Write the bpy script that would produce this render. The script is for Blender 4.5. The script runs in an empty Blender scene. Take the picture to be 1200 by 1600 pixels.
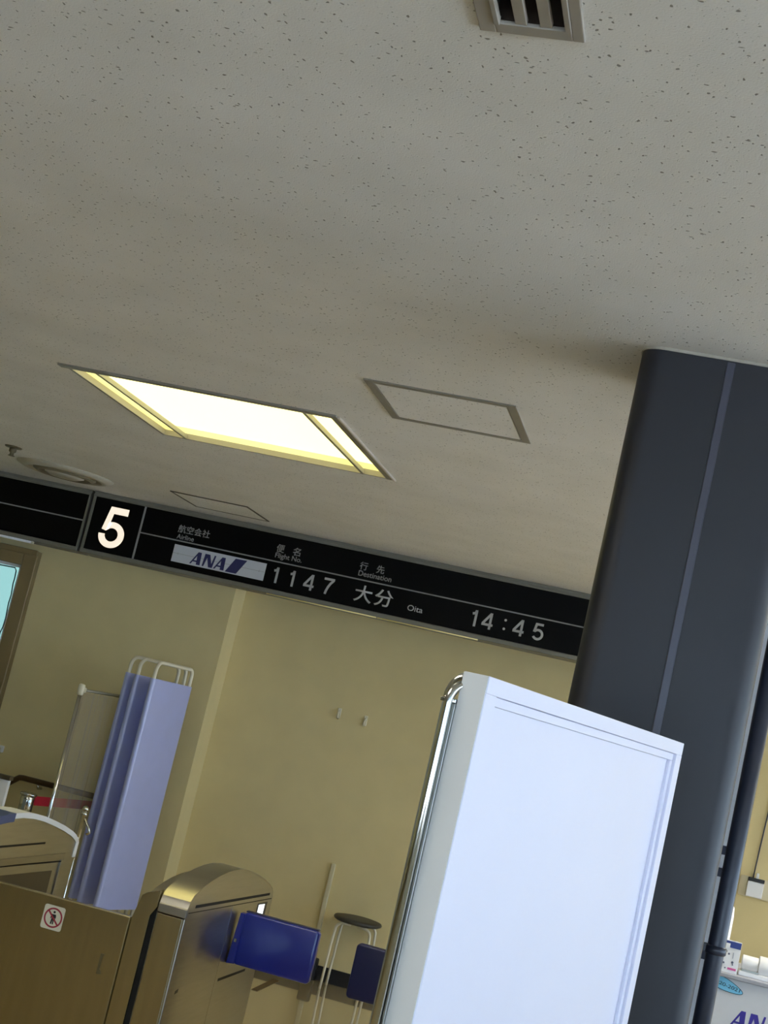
import bpy, bmesh, math, random
from mathutils import Vector, Matrix
random.seed(7)
S = bpy.context.scene
COL = S.collection
PI = math.pi

# ------------------------------------------------------------------ camera, sky, exposure
ROLL, PITCH, YAW = map(math.radians, (13.314, 7.999, 13.077))
cam = bpy.data.cameras.new('camera')
cam.sensor_fit = 'VERTICAL'
cam.sensor_height = 36.0
cam.lens = 36.0 * 2300.8 / 1600.0
cam.clip_start = 0.05
cam_o = bpy.data.objects.new('camera', cam)
COL.objects.link(cam_o)
fw = Vector((-math.sin(YAW) * math.cos(PITCH), math.cos(YAW) * math.cos(PITCH), math.sin(PITCH)))
rt = Vector((math.cos(YAW), math.sin(YAW), 0))
up = rt.cross(fw)
r2 = rt * math.cos(ROLL) + up * math.sin(ROLL)
u2 = -rt * math.sin(ROLL) + up * math.cos(ROLL)
mw = Matrix((r2, u2, -fw)).transposed().to_4x4()
mw.translation = (0, 0, 1.65)
cam_o.matrix_world = mw
S.camera = cam_o

w = bpy.data.worlds.new('overcast_sky')
S.world = w
w.use_nodes = True
bg = w.node_tree.nodes['Background']
bg.inputs[0].default_value = (0.50, 0.72, 1.0, 1)
bg.inputs[1].default_value = 3.1
sun = bpy.data.lights.new('sun', 'SUN')
sun.energy = 22.0
sun.color = (1.0, 0.97, 0.93)
sun.angle = math.radians(3)
sun_o = bpy.data.objects.new('sun', sun)
COL.objects.link(sun_o)
sun_o.rotation_euler = Vector((-.75, .40, -1)).to_track_quat('-Z', 'Y').to_euler()
S.view_settings.view_transform = 'Standard'
S.view_settings.look = 'None'
S.view_settings.gamma = 1
S.view_settings.use_curve_mapping = False
S.view_settings.exposure = 0.9

# ------------------------------------------------------------------ helpers
def lin(c):
    return tuple(((v / 255) / 12.92 if v / 255 <= 0.04045 else ((v / 255 + 0.055) / 1.055) ** 2.4) for v in c)

MATS = {}
def mat(name, rgb, rough=0.5, metal=0.0, spec=0.5, var=0.06, vscale=12.0, bump=0.0, bscale=200.0, stretch=None,
        emit=None, estr=0.0, coat=0.0):
    """procedural material: colour given as sRGB 0-255, with soft noise variation and optional fine relief"""
    if name in MATS:
        return MATS[name]
    m = bpy.data.materials.new(name)
    m.use_nodes = True
    nt = m.node_tree
    b = nt.nodes['Principled BSDF']
    c = lin(rgb)
    tc = nt.nodes.new('ShaderNodeTexCoord')
    mp = nt.nodes.new('ShaderNodeMapping')
    nt.links.new(tc.outputs['Object'], mp.inputs[0])
    if stretch:
        mp.inputs['Scale'].default_value = stretch
    if var > 0:
        n = nt.nodes.new('ShaderNodeTexNoise')
        n.inputs['Scale'].default_value = vscale
        n.inputs['Detail'].default_value = 3
        nt.links.new(mp.outputs[0], n.inputs['Vector'])
        r = nt.nodes.new('ShaderNodeValToRGB')
        r.color_ramp.elements[0].position = 0.3
        r.color_ramp.elements[1].position = 0.7
        r.color_ramp.elements[0].color = tuple(v * (1 - var) for v in c) + (1,)
        r.color_ramp.elements[1].color = tuple(min(1, v * (1 + var)) for v in c) + (1,)
        nt.links.new(n.outputs['Fac'], r.inputs[0])
        nt.links.new(r.outputs[0], b.inputs['Base Color'])
    else:
        b.inputs['Base Color'].default_value = c + (1,)
    b.inputs['Roughness'].default_value = rough
    b.inputs['Metallic'].default_value = metal
    b.inputs['Specular IOR Level'].default_value = spec
    b.inputs['Coat Weight'].default_value = coat
    if bump > 0:
        n2 = nt.nodes.new('ShaderNodeTexNoise')
        n2.inputs['Scale'].default_value = bscale
        n2.inputs['Detail'].default_value = 2
        nt.links.new(mp.outputs[0], n2.inputs['Vector'])
        bp = nt.nodes.new('ShaderNodeBump')
        bp.inputs['Strength'].default_value = bump
        bp.inputs['Distance'].default_value = 0.002
        nt.links.new(n2.outputs['Fac'], bp.inputs['Height'])
        nt.links.new(bp.outputs[0], b.inputs['Normal'])
    if emit:
        b.inputs['Emission Color'].default_value = lin(emit) + (1,)
        b.inputs['Emission Strength'].default_value = estr
    MATS[name] = m
    return m

def ceiling_mat():
    m = bpy.data.materials.new('rock_wool_ceiling')
    m.use_nodes = True
    nt = m.node_tree
    L = nt.links.new
    b = nt.nodes['Principled BSDF']
    tc = nt.nodes.new('ShaderNodeTexCoord')
    # wobble the coordinates so the fissures come out elongated and irregular
    nz = nt.nodes.new('ShaderNodeTexNoise'); nz.inputs['Scale'].default_value = 60; nz.inputs['Detail'].default_value = 2
    L(tc.outputs['Object'], nz.inputs['Vector'])
    sub = nt.nodes.new('ShaderNodeVectorMath'); sub.operation = 'SUBTRACT'; sub.inputs[1].default_value = (.5, .5, .5)
    L(nz.outputs['Color'], sub.inputs[0])
    sc = nt.nodes.new('ShaderNodeVectorMath'); sc.operation = 'SCALE'; sc.inputs['Scale'].default_value = 0.012
    L(sub.outputs[0], sc.inputs[0])
    add = nt.nodes.new('ShaderNodeVectorMath'); add.operation = 'ADD'
    L(tc.outputs['Object'], add.inputs[0]); L(sc.outputs[0], add.inputs[1])
    masks = []
    for scale, thr, keep, strx in ((66, 0.125, 0.62, (1, .60, 1)), (60, 0.115, 0.62, (.58, 1, 1)), (125, 0.14, 0.64, (1, 1, 1))):
        mp = nt.nodes.new('ShaderNodeMapping'); mp.inputs['Scale'].default_value = strx
        mp.inputs['Location'].default_value = (scale * .013, scale * .007, 0)
        mp.inputs['Rotation'].default_value = (0, 0, math.radians({66: 38, 60: -27}.get(scale, 70)))
        L(add.outputs[0], mp.inputs[0])
        v = nt.nodes.new('ShaderNodeTexVoronoi'); v.voronoi_dimensions = '2D'; v.inputs['Scale'].default_value = scale
        L(mp.outputs[0], v.inputs['Vector'])
        sep = nt.nodes.new('ShaderNodeSeparateColor'); L(v.outputs['Color'], sep.inputs[0])
        # radius of the pit is random per cell; cells under `keep` stay empty
        mr = nt.nodes.new('ShaderNodeMapRange')
        mr.inputs[1].default_value = keep; mr.inputs[2].default_value = 1.0
        mr.inputs[3].default_value = 0.0; mr.inputs[4].default_value = thr * 1.5
        L(sep.outputs[0], mr.inputs[0])
        df = nt.nodes.new('ShaderNodeMath'); df.operation = 'SUBTRACT'
        L(mr.outputs[0], df.inputs[0]); L(v.outputs['Distance'], df.inputs[1])
        sm = nt.nodes.new('ShaderNodeMapRange'); sm.inputs[1].default_value = 0.0; sm.inputs[2].default_value = 0.07
        L(df.outputs[0], sm.inputs[0])
        masks.append(sm)
    mx = nt.nodes.new('ShaderNodeMath'); mx.operation = 'MAXIMUM'
    L(masks[0].outputs[0], mx.inputs[0]); L(masks[1].outputs[0], mx.inputs[1])
    mh = nt.nodes.new('ShaderNodeMath'); mh.operation = 'MULTIPLY'; mh.inputs[1].default_value = 0.45
    L(masks[2].outputs[0], mh.inputs[0])
    mx2 = nt.nodes.new('ShaderNodeMath'); mx2.operation = 'MAXIMUM'
    L(mx.outputs[0], mx2.inputs[0]); L(mh.outputs[0], mx2.inputs[1])
    n = nt.nodes.new('ShaderNodeTexNoise'); n.inputs['Scale'].default_value = 3; n.inputs['Detail'].default_value = 4
    L(tc.outputs['Object'], n.inputs['Vector'])
    r = nt.nodes.new('ShaderNodeValToRGB')
    r.color_ramp.elements[0].position = .3; r.color_ramp.elements[1].position = .7
    a = lin((229, 226, 220)); c = lin((238, 235, 230))
    r.color_ramp.elements[0].color = a + (1,); r.color_ramp.elements[1].color = c + (1,)
    L(n.outputs['Fac'], r.inputs[0])
    mix = nt.nodes.new('ShaderNodeMix'); mix.data_type = 'RGBA'
    L(mx2.outputs[0], mix.inputs['Factor'])
    L(r.outputs[0], mix.inputs['A'])
    mix.inputs['B'].default_value = lin((150, 145, 136)) + (1,)
    L(mix.outputs['Result'], b.inputs['Base Color'])
    b.inputs['Roughness'].default_value = 0.95
    b.inputs['Specular IOR Level'].default_value = 0.1
    n3 = nt.nodes.new('ShaderNodeTexNoise'); n3.inputs['Scale'].default_value = 260; n3.inputs['Detail'].default_value = 2
    L(tc.outputs['Object'], n3.inputs['Vector'])
    hh = nt.nodes.new('ShaderNodeMath'); hh.operation = 'MULTIPLY_ADD'; hh.inputs[1].default_value = -2.2
    L(mx2.outputs[0], hh.inputs[0]); L(n3.outputs['Fac'], hh.inputs[2])
    bp = nt.nodes.new('ShaderNodeBump'); bp.inputs['Strength'].default_value = .5; bp.inputs['Distance'].default_value = .0012
    L(hh.outputs[0], bp.inputs['Height']); L(bp.outputs[0], b.inputs['Normal'])
    return m

class MB:
    """collects shapes in world coordinates; build() links them as one mesh object"""
    def __init__(self):
        self.bm = bmesh.new()
    def box(self, x0, x1, y0, y1, z0, z1, bev=0.0, seg=2):
        t = bmesh.new()
        bmesh.ops.create_cube(t, size=1)
        for v in t.verts:
            v.co = Vector(((x0 + x1) / 2 + v.co.x * (x1 - x0), (y0 + y1) / 2 + v.co.y * (y1 - y0), (z0 + z1) / 2 + v.co.z * (z1 - z0)))
        if bev > 0:
            bmesh.ops.bevel(t, geom=t.edges[:], offset=bev, segments=seg, affect='EDGES', profile=.5)
        return self._merge(t)
    def _merge(self, t):
        me = bpy.data.meshes.new('t'); t.to_mesh(me); t.free()
        self.bm.from_mesh(me); bpy.data.meshes.remove(me)
        return self
    def prism(self, pts, axis, a0, a1, bev=0.0, seg=2):
        """2D outline extruded along an axis: pts are (y,z) for X, (x,z) for Y, (x,y) for Z"""
        t = bmesh.new()
        def p3(p, a):
            return {'X': (a, p[0], p[1]), 'Y': (p[0], a, p[1]), 'Z': (p[0], p[1], a)}[axis]
        lo = [t.verts.new(p3(p, a0)) for p in pts]
        hi = [t.verts.new(p3(p, a1)) for p in pts]
        n = len(pts)
        for i in range(n):
            t.faces.new((lo[i], lo[(i + 1) % n], hi[(i + 1) % n], hi[i]))
        fa = t.faces.new(lo[::-1]); fb = t.faces.new(hi)
        bmesh.ops.recalc_face_normals(t, faces=t.faces[:])
        if bev > 0:
            es = [e for e in t.edges if (fa in e.link_faces) or (fb in e.link_faces)]
            bmesh.ops.bevel(t, geom=es, offset=bev, segments=seg, affect='EDGES', profile=.5)
        return self._merge(t)
    def tube(self, path, r, n=12, cap=True):
        t = bmesh.new()
        P = [Vector(p) for p in path]
        rings = []
        nrm = None
        for i, p in enumerate(P):
            d = (P[min(i + 1, len(P) - 1)] - P[max(i - 1, 0)]).normalized()
            if nrm is None:
                nrm = d.orthogonal().normalized()
            else:
                nrm = (nrm - d * nrm.dot(d)).normalized()
            bn = d.cross(nrm)
            rr = r[i] if isinstance(r, (list, tuple)) else r
            rings.append([t.verts.new(p + nrm * rr * math.cos(2 * PI * k / n) + bn * rr * math.sin(2 * PI * k / n)) for k in range(n)])
        for a, b in zip(rings, rings[1:]):
            for k in range(n):
                t.faces.new((a[k], a[(k + 1) % n], b[(k + 1) % n], b[k])).smooth = True
        if cap:
            t.faces.new(rings[0][::-1]); t.faces.new(rings[-1])
        bmesh.ops.recalc_face_normals(t, faces=t.faces[:])
        return self._merge(t)
    def lathe(self, c, prof, n=32):
        """prof: (radius, z) pairs, turned about the vertical through c"""
        t = bmesh.new()
        rings = []
        for r, z in prof:
            rings.append([t.verts.new((c[0] + max(r, 1e-4) * math.cos(2 * PI * k / n), c[1] + max(r, 1e-4) * math.sin(2 * PI * k / n), c[2] + z)) for k in range(n)])
        for a, b in zip(rings, rings[1:]):
            for k in range(n):
                t.faces.new((a[k], a[(k + 1) % n], b[(k + 1) % n], b[k])).smooth = True
        t.faces.new(rings[0][::-1]); t.faces.new(rings[-1])
        bmesh.ops.recalc_face_normals(t, faces=t.faces[:])
        return self._merge(t)
    def build(self, name, m, parent=None):
        me = bpy.data.meshes.new(name)
        if parent is not None:
            off = world_loc(parent)
            for v in self.bm.verts:
                v.co -= off
        self.bm.to_mesh(me); self.bm.free()
        me.materials.append(m)
        o = bpy.data.objects.new(name, me)
        COL.objects.link(o)
        if parent is not None:
            o.parent = parent
        return o

def world_loc(o):
    v = Vector(o.location)
    while o.parent:
        o = o.parent
        v += o.location
    return v

def thing(name, label, cat, loc, group=None):
    o = bpy.data.objects.new(name, None)
    o.empty_display_size = .1
    COL.objects.link(o)
    o.location = loc
    return tag(o, label, cat, group)
def tag(o, label, cat, group=None):
    o['label'] = label; o['category'] = cat
    if group: o['group'] = group
    return o
def struct(o, label=None):
    o['kind'] = 'structure'
    if label: o['label'] = label
    return o
def box(name, m, parent, *a, bev=0.0, seg=2):
    return MB().box(*a, bev=bev, seg=seg).build(name, m, parent)
def smooth_by_angle(o, deg=35):
    me = o.data
    for p in me.polygons: p.use_smooth = True
    bm = bmesh.new(); bm.from_mesh(me)
    for e in bm.edges:
        if len(e.link_faces) == 2 and e.calc_face_angle(0) > math.radians(deg):
            e.smooth = False
    bm.to_mesh(me); bm.free()
    return o
def rrect(x0, x1, z0, z1, r, n=6):
    pts = []
    for cx, cz, a0 in ((x1 - r, z1 - r, 0), (x0 + r, z1 - r, 90), (x0 + r, z0 + r, 180), (x1 - r, z0 + r, 270)):
        for k in range(n + 1):
            a = math.radians(a0 + 90 * k / n)
            pts.append((cx + r * math.cos(a), cz + r * math.sin(a)))
    return pts
def text(name, body, m, parent, x, z, y, height, ref='H', width=None, thick=0.0008, bold=0.0, spacing=1.0):
    """flat printed lettering facing -Y, lower-left of the ink at x,z; height is the height of the ink"""
    c = bpy.data.curves.new('txt', 'FONT')
    c.body = body; c.size = 1; c.offset = bold; c.resolution_u = 6; c.space_character = spacing
    o = bpy.data.objects.new('txt', c); COL.objects.link(o)
    bpy.context.view_layer.update()
    me = bpy.data.meshes.new_from_object(o.evaluated_get(bpy.context.evaluated_depsgraph_get()))
    bpy.data.objects.remove(o); bpy.data.curves.remove(c)
    xs = [v.co.x for v in me.vertices]; ys = [v.co.y for v in me.vertices]
    s = height / (max(ys) - min(ys))
    sx = s if width is None else width / (max(xs) - min(xs))
    off = world_loc(parent)
    mx, my = min(xs), min(ys)
    for v in me.vertices:
        v.co = Vector((x + (v.co.x - mx) * sx, y, z + (v.co.y - my) * s)) - off
    bm = bmesh.new(); bm.from_mesh(me)
    ext = bmesh.ops.extrude_face_region(bm, geom=bm.faces[:])
    vs = [g for g in ext['geom'] if isinstance(g, bmesh.types.BMVert)]
    for v in vs: v.co.y -= thick
    bmesh.ops.recalc_face_normals(bm, faces=bm.faces[:])
    bm.to_mesh(me); bm.free()
    me.materials.clear(); me.materials.append(m)
    ob = bpy.data.objects.new(name, me); COL.objects.link(ob); ob.parent = parent
    return ob

# ------------------------------------------------------------------ materials
CEIL = ceiling_mat()
M_wall = mat('beige_wallpaper', (220, 203, 152), .85, var=.03, vscale=5, bump=.25, bscale=350)
M_wallr = mat('white_paint_wall', (205, 198, 180), .85, var=.03, vscale=4)
M_floor = mat('polished_vinyl_floor', (186, 168, 128), .08, var=.07, vscale=2.5, spec=.5, coat=1.0)
M_floor.node_tree.nodes['Principled BSDF'].inputs['Coat Roughness'].default_value = .015
M_floor.node_tree.nodes['Principled BSDF'].inputs['Coat IOR'].default_value = 1.58
M_base = mat('black_vinyl_base', (22, 22, 26), .45)
M_steel = mat('brushed_stainless', (168, 163, 152), .30, 1.0, var=.05, vscale=6, bump=.10, bscale=90, stretch=(1, 1, 14))
M_barrier = mat('barrier_steel', (182, 169, 132), .24, 1.0, var=.06, vscale=3, bump=.06, bscale=60, stretch=(12, 1, 1))
M_chrome = mat('chrome', (205, 204, 198), .12, 1.0, var=.02)
M_alu = mat('anodised_aluminium', (165, 165, 158), .32, .85, var=.03)
M_signtrim = mat('sign_trim_grey', (128, 126, 116), .5, .3, var=.04)
M_black = mat('black_acrylic', (5, 5, 6), .45, spec=.12, var=0)
M_blackmatte = mat('dark_gap', (6, 6, 6), .8, var=0)
M_print = mat('grey_white_print', (190, 190, 188), .6, var=0)
M_printdim = mat('thin_grey_print', (150, 150, 148), .6, var=0)
M_lit5 = mat('lit_number', (250, 240, 225), .5, var=0, emit=(255, 238, 214), estr=0.42)
M_plate = mat('white_airline_plate', (205, 208, 215), .45, var=.02)
M_navy = mat('navy_ink', (36, 38, 92), .5, var=.02)
M_purple = mat('indigo_ink', (52, 40, 150), .5, var=.02)
M_column = mat('dark_slate_paint', (32, 33, 41), .46, var=.04, vscale=4, bump=.05, bscale=60)
M_pipe = mat('slate_pipe_paint', (48, 51, 64), .35, var=.03)
M_board = mat('white_laminate', (231, 230, 246), .38, var=.012, vscale=3)
M_boardedge = mat('white_board_edge', (214, 214, 212), .5, var=.015)
M_vent = mat('vent_grey_paint', (160, 153, 142), .6, var=.03)
M_ventdark = mat('duct_interior', (52, 42, 34), .9, var=.1)
M_hatchfr = mat('hatch_aluminium', (142, 137, 126), .5, .2, var=.03)
M_diff = mat('diffuser_cream', (186, 178, 160), .5, var=.03)
M_lamp_added = mat('lamp_panel', (255, 250, 215), .6, var=0, emit=(255, 251, 238), estr=6.5)  # bright panel of the unseen lamps added to light the room
M_lamp_yellow = mat('aged_lamp_panel', (255, 246, 190), .6, var=0, emit=(255, 244, 164), estr=1.25)  # panel of the lamp in view, yellower and weaker than the added ones
M_lamphouse = mat('lamp_housing_white', (238, 234, 196), .5, var=.01)
M_lampfin = mat('lamp_fin', (150, 146, 128), .45, .3, var=.02)
M_blue = mat('cobalt_plastic', (32, 44, 150), .28, var=.03, coat=.3)
M_blue2 = mat('navy_plastic', (30, 34, 84), .32, var=.03)
M_fabric = mat('blue_screen_vinyl', (170, 178, 232), .36, var=.03, vscale=8, coat=.9)
M_fabric.node_tree.nodes['Principled BSDF'].inputs['Coat Roughness'].default_value = .42
M_fabric.node_tree.nodes['Principled BSDF'].inputs['Coat IOR'].default_value = 1.9
M_cream = mat('cream_enamel', (222, 214, 190), .35, var=.02)
M_wood = mat('dark_wood_rail', (72, 50, 28), .35, var=.15, vscale=14, stretch=(2, 8, 8))
M_frame = mat('bronze_door_frame', (146, 128, 92), .42, .35, var=.06, vscale=5)
M_red = mat('red_belt', (196, 30, 52), .7, var=.05, vscale=40)
M_white = mat('white_plastic', (232, 232, 234), .35, var=.01)
M_stoolseat = mat('charcoal_vinyl_seat', (58, 56, 50), .5, var=.05)
M_decal_white = mat('white_rim_paint', (226, 228, 236), .4, var=.01)
M_decal_blue = mat('slate_blue_decal', (62, 76, 120), .45, var=.03)
M_sticker = mat('sticker_cream', (222, 214, 190), .5, var=.02)
M_stickred = mat('sticker_red', (160, 40, 56), .5, var=.03)
M_stickblack = mat('sticker_black', (30, 24, 24), .5, var=0)
M_sky = mat('light_blue_card', (120, 196, 232), .5, var=.02)
M_skyline = mat('card_outline', (38, 74, 104), .5, var=0)
M_pink = mat('pink_ink', (206, 92, 150), .5, var=0)
M_headblue = mat('poster_header_blue', (48, 66, 140), .5, var=0)
M_inkgrey = mat('poster_grey_ink', (92, 96, 116), .5, var=0)
M_bracket = mat('dark_bracket', (58, 60, 76), .5, .2, var=.03)
M_beigeplate = mat('outlet_beige', (214, 204, 172), .45, var=.02)
M_ground = mat('concrete_apron', (180, 187, 196), .9, var=.08, vscale=.6)

def glass_mat(name, tint, rough=0.0, alpha=None):
    m = bpy.data.materials.new(name); m.use_nodes = True
    nt = m.node_tree; nt.nodes.clear()
    out = nt.nodes.new('ShaderNodeOutputMaterial')
    tr = nt.nodes.new('ShaderNodeBsdfTransparent'); tr.inputs[0].default_value = lin(tint) + (1,)
    gl = nt.nodes.new('ShaderNodeBsdfGlossy'); gl.inputs['Roughness'].default_value = rough
    mx = nt.nodes.new('ShaderNodeMixShader')
    fr = nt.nodes.new('ShaderNodeFresnel'); fr.inputs[0].default_value = 1.45
    n = nt.nodes.new('ShaderNodeTexNoise'); n.inputs['Scale'].default_value = 7
    tc = nt.nodes.new('ShaderNodeTexCoord'); nt.links.new(tc.outputs['Object'], n.inputs['Vector'])
    bp = nt.nodes.new('ShaderNodeBump'); bp.inputs['Strength'].default_value = .25; bp.inputs['Distance'].default_value = .02
    nt.links.new(n.outputs['Fac'], bp.inputs['Height']); nt.links.new(bp.outputs[0], gl.inputs['Normal'])
    nt.links.new(fr.outputs[0], mx.inputs[0]); nt.links.new(tr.outputs[0], mx.inputs[1]); nt.links.new(gl.outputs[0], mx.inputs[2])
    last = mx
    if alpha:
        df = nt.nodes.new('ShaderNodeBsdfDiffuse'); df.inputs[0].default_value = lin(alpha[0]) + (1,)
        m2 = nt.nodes.new('ShaderNodeMixShader'); m2.inputs[0].default_value = alpha[1]
        nt.links.new(mx.outputs[0], m2.inputs[1]); nt.links.new(df.outputs[0], m2.inputs[2]); last = m2
    nt.links.new(last.outputs[0], out.inputs[0])
    return m
M_vinyl = glass_mat('clear_vinyl', (240, 238, 234), .10, ((200, 190, 165), .24))
M_doorglass = glass_mat('teal_door_glass', (160, 172, 160), .05)
M_winglass = glass_mat('window_glass', (250, 252, 252), .0)

# ------------------------------------------------------------------ room shell
H = 2.7
YB, YL = 9.43, 9.20          # recessed back wall; nearer back wall on the left
XL, XR, YF = -7.5, 5.5, -5.0
struct(box('floor', M_floor, None, XL, XR, 4.6, YB + .2, -.1, 0))
struct(box('floor_carpet', mat('brown_carpet', (138, 121, 82), .95, var=.12, vscale=30, bump=.4, bscale=400), None, XL, XR, YF, 4.6, -.1, 0), 'brown carpet of the waiting area this side of the gates')

# ceiling slab with real openings for the lamp and the vent
LX0, LX1, LY0, LY1 = -2.53, -1.47, 5.13, 6.22
VX0, VX1, VY0, VY1 = -.475, -.358, 1.62, 2.012
LAMPS = [(0, 0), (3.2, 0), (6.0, 0), (6.0, 2.3), (0, -4.2)]   # offsets from the lamp in view; the rest are unseen, added for brightness
def ceiling():
    holes = [(LX0 + dx, LX1 + dx, LY0 + dy, LY1 + dy) for dx, dy in LAMPS] + [(VX0, VX1, VY0, VY1)]
    xs = sorted({XL, XR} | {h[0] for h in holes} | {h[1] for h in holes})
    ys = sorted({YF, YB + .2} | {h[2] for h in holes} | {h[3] for h in holes})
    mb = MB()
    for x0, x1 in zip(xs, xs[1:]):
        for y0, y1 in zip(ys, ys[1:]):
            if any(h[0] - 1e-6 <= x0 and x1 <= h[1] + 1e-6 and h[2] - 1e-6 <= y0 and y1 <= h[3] + 1e-6 for h in holes): continue
            mb.box(x0, x1, y0, y1, H, H + .02)
    bmesh.ops.remove_doubles(mb.bm, verts=mb.bm.verts[:], dist=1e-5)
    return struct(mb.build('ceiling', CEIL))
ceiling()
struct(box('ceiling_slab', M_wallr, None, XL, XR, YF, YB + .2, H + .35, H + .45))

# back wall, with the step between the two planes and a real doorway on the left
XS = -2.985
DX0, DX1, DZ = -5.45, -4.375, 2.24
wb = MB()
wb.box(XL, DX0, YL, YL + .2, 0, H)
wb.box(DX1, XS, YL, YB + .2, 0, H)
wb.box(DX0, DX1, YL, YL + .2, DZ, H)
wb.box(XS, XR, YB, YB + .2, 0, H)
struct(wb.build('wall_back', M_wall))
struct(box('wall_left', M_wall, None, XL - .2, XL, YF, YB, 0, H))
# the wall behind the camera is glazed like the right one
wf = MB()
wf.box(XL, XR, YF - .2, YF, 0, .35).box(XL, XR, YF - .2, YF, 2.45, H)
FXS = (-2.3, .3, 2.9)
wf.box(XL, -2.3, YF - .2, YF, .35, 2.45)
for x in FXS + (5.3,):
    wf.box(x, x + .2, YF - .2, YF, .35, 2.45)
struct(wf.build('wall_front', M_wallr))
for k, x in enumerate(FXS):
    a, b = x + .2, x + (2.6 if x < 2.8 else 2.4)
    wnd = struct(MB().box(a, b, YF - .13, YF - .08, .35, .40).box(a, b, YF - .13, YF - .08, 2.40, 2.45)
                 .box(a, a + .05, YF - .13, YF - .08, .40, 2.40).box(b - .05, b, YF - .13, YF - .08, .40, 2.40).build('window_%d' % (k + 7), M_alu))
    box('pane', M_winglass, wnd, a + .05, b - .05, YF - .106, YF - .10, .40, 2.40)
# right wall: a long glazed front between a low sill and a header
wr = MB()
wr.box(XR, XR + .2, YF, YB + .2, 0, .35)
wr.box(XR, XR + .2, YF, YB + .2, 2.45, H)
for y in (-5, -2.2, .6, 3.4, 6.2, 9.0):
    wr.box(XR, XR + .2, y, y + .3 if y < 9 else YB + .2, .35, 2.45)
struct(wr.build('wall_right', M_wallr))
for k, y in enumerate((-4.7, -1.9, .9, 3.7, 6.5)):
    wnd = struct(MB().box(XR + .08, XR + .13, y, y + 2.5, .35, .40).box(XR + .08, XR + .13, y, y + 2.5, 2.40, 2.45)
                 .box(XR + .08, XR + .13, y, y + .05, .40, 2.40).box(XR + .08, XR + .13, y + 2.45, y + 2.5, .40, 2.40)
                 .box(XR + .08, XR + .13, y + 1.225, y + 1.275, .40, 2.40).build('window_%d' % (k + 2), M_alu))
    for a in (0.05, 1.275):
        box('pane', M_winglass, wnd, XR + .10, XR + .106, y + a, y + a + 1.175, .40, 2.40)
struct(box('ground_outside', M_ground, None, -30, 40, -30, 40, -.4, -.3), 'pale concrete apron outside the glazed front')
bb = MB()
bb.box(XS, XR, YB - .012, YB, 0, .09)
bb.box(DX1 + .02, XS, YL - .012, YL, 0, .09)
struct(bb.build('baseboard_back', M_base))

# glazed door with a bronze frame
fr = MB()
fr.box(DX1 - .10, DX1, YL - .055, YL + .1, 0, DZ, bev=.006)
fr.box(DX0, DX0 + .10, YL - .055, YL + .1, 0, DZ, bev=.006)
fr.box(DX0 + .10, DX1 - .10, YL - .055, YL + .1, DZ - .11, DZ, bev=.006)
fr.box(DX0, DX1, YL - .075, YL - .055, DZ - .035, DZ + .004, bev=.004)
door = struct(fr.build('door_1', M_frame))
box('pane', M_doorglass, door, DX0 + .10, DX1 - .10, YL + .0, YL + .008, .0, DZ - .11)
gk = [(-4.66, 2.100), (-4.512, 2.104), (-4.498, 2.085), (-4.494, 2.03), (-4.496, 2.0), (-4.487, 1.92), (-4.49, 1.86), (-4.482, 1.76), (-4.484, 1.70), (-4.494, 1.655), (-4.490, 1.61), (-4.492, 1.56), (-4.489, 1.4), (-4.494, 1.2), (-4.488, .9), (-4.492, .4), (-4.49, .05)]
MB().tube([(x - .026, YL - .004, z) for x, z in [(-5.34, 2.098), (-5.0, 2.102)] + gk], .004, 8).build('gasket', M_base, door)
MB().box(-4.505, -4.4752, YL - .006, YL - .001, 0.0, DZ - .112).box(DX0 + .1, -4.475, YL - .006, YL - .001, DZ - .13, DZ - .1105).build('glazing_bead', M_white, door)

# ------------------------------------------------------------------ ceiling fittings
t = thing('ceiling_light', 'lit square recessed ceiling lamp with pale yellow panel and two cross fins', 'ceiling light', (-2.0, 5.675, H))
f = MB()
f.box(LX0 - .035, LX1 + .03, LY0 - .04, LY0, H - .008, H + .004, bev=.002)
f.box(LX0 - .01, LX1, LY1, LY1 + .012, H - .004, H + .004)
f.box(LX0 - .012, LX0, LY0, LY1, H - .004, H + .004)
box('side_trim', mat('lamp_trim_pale', (206, 196, 186), .35, .2, var=.02), t, LX1 + .0302, LX1 + .042, LY0 - .02, LY1 + .02, H - .010, H - .0001, bev=.003)  # highlight along this trim is put into its lighter colour
f.box(LX1, LX1 + .03, LY0, LY1 + .012, H - .006, H + .004, bev=.001)
f.box(LX0 + .0002, LX1 - .0002, LY1 - .002, LY1 - .0002, H - .004, H + .0204).box(LX0 + .0002, LX0 + .002, LY0, LY1 - .002, H - .004, H + .0204)
f.box(LX1 - .002, LX1 - .0002, LY0, LY1 - .002, H - .004, H + .0204)
f.build('frame', M_hatchfr, t)
h = MB()
h.box(LX0 - .02, LX0, LY0, LY1, H + .0205, H + .047).box(LX1, LX1 + .02, LY0, LY1, H + .0205, H + .047)
h.box(LX0, LX1, LY0 - .02, LY0, H + .0205, H + .047).box(LX0, LX1, LY1, LY1 + .02, H + .0205, H + .047)
h.build('housing', M_lamphouse, t)
lp_ = box('light_panel', M_lamp_yellow, t, LX0, LX1, LY0, LY1, H + .046, H + .055)
for x in (LX0 + .098, LX1 - .118):
    box('fin', M_lampfin, t, x, x + .014, LY0 - .004, LY1 + .016, H - .004, H + .016, bev=.002)
t['group'] = 'recessed ceiling lamps in rows'
ADDED_LAMP_LABELS = ['square recessed ceiling lamp over the white counter', 'square recessed ceiling lamp by the right-hand windows',
               'square recessed ceiling lamp in the far right corner by the windows', 'square recessed ceiling lamp over the waiting area carpet']
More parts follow.
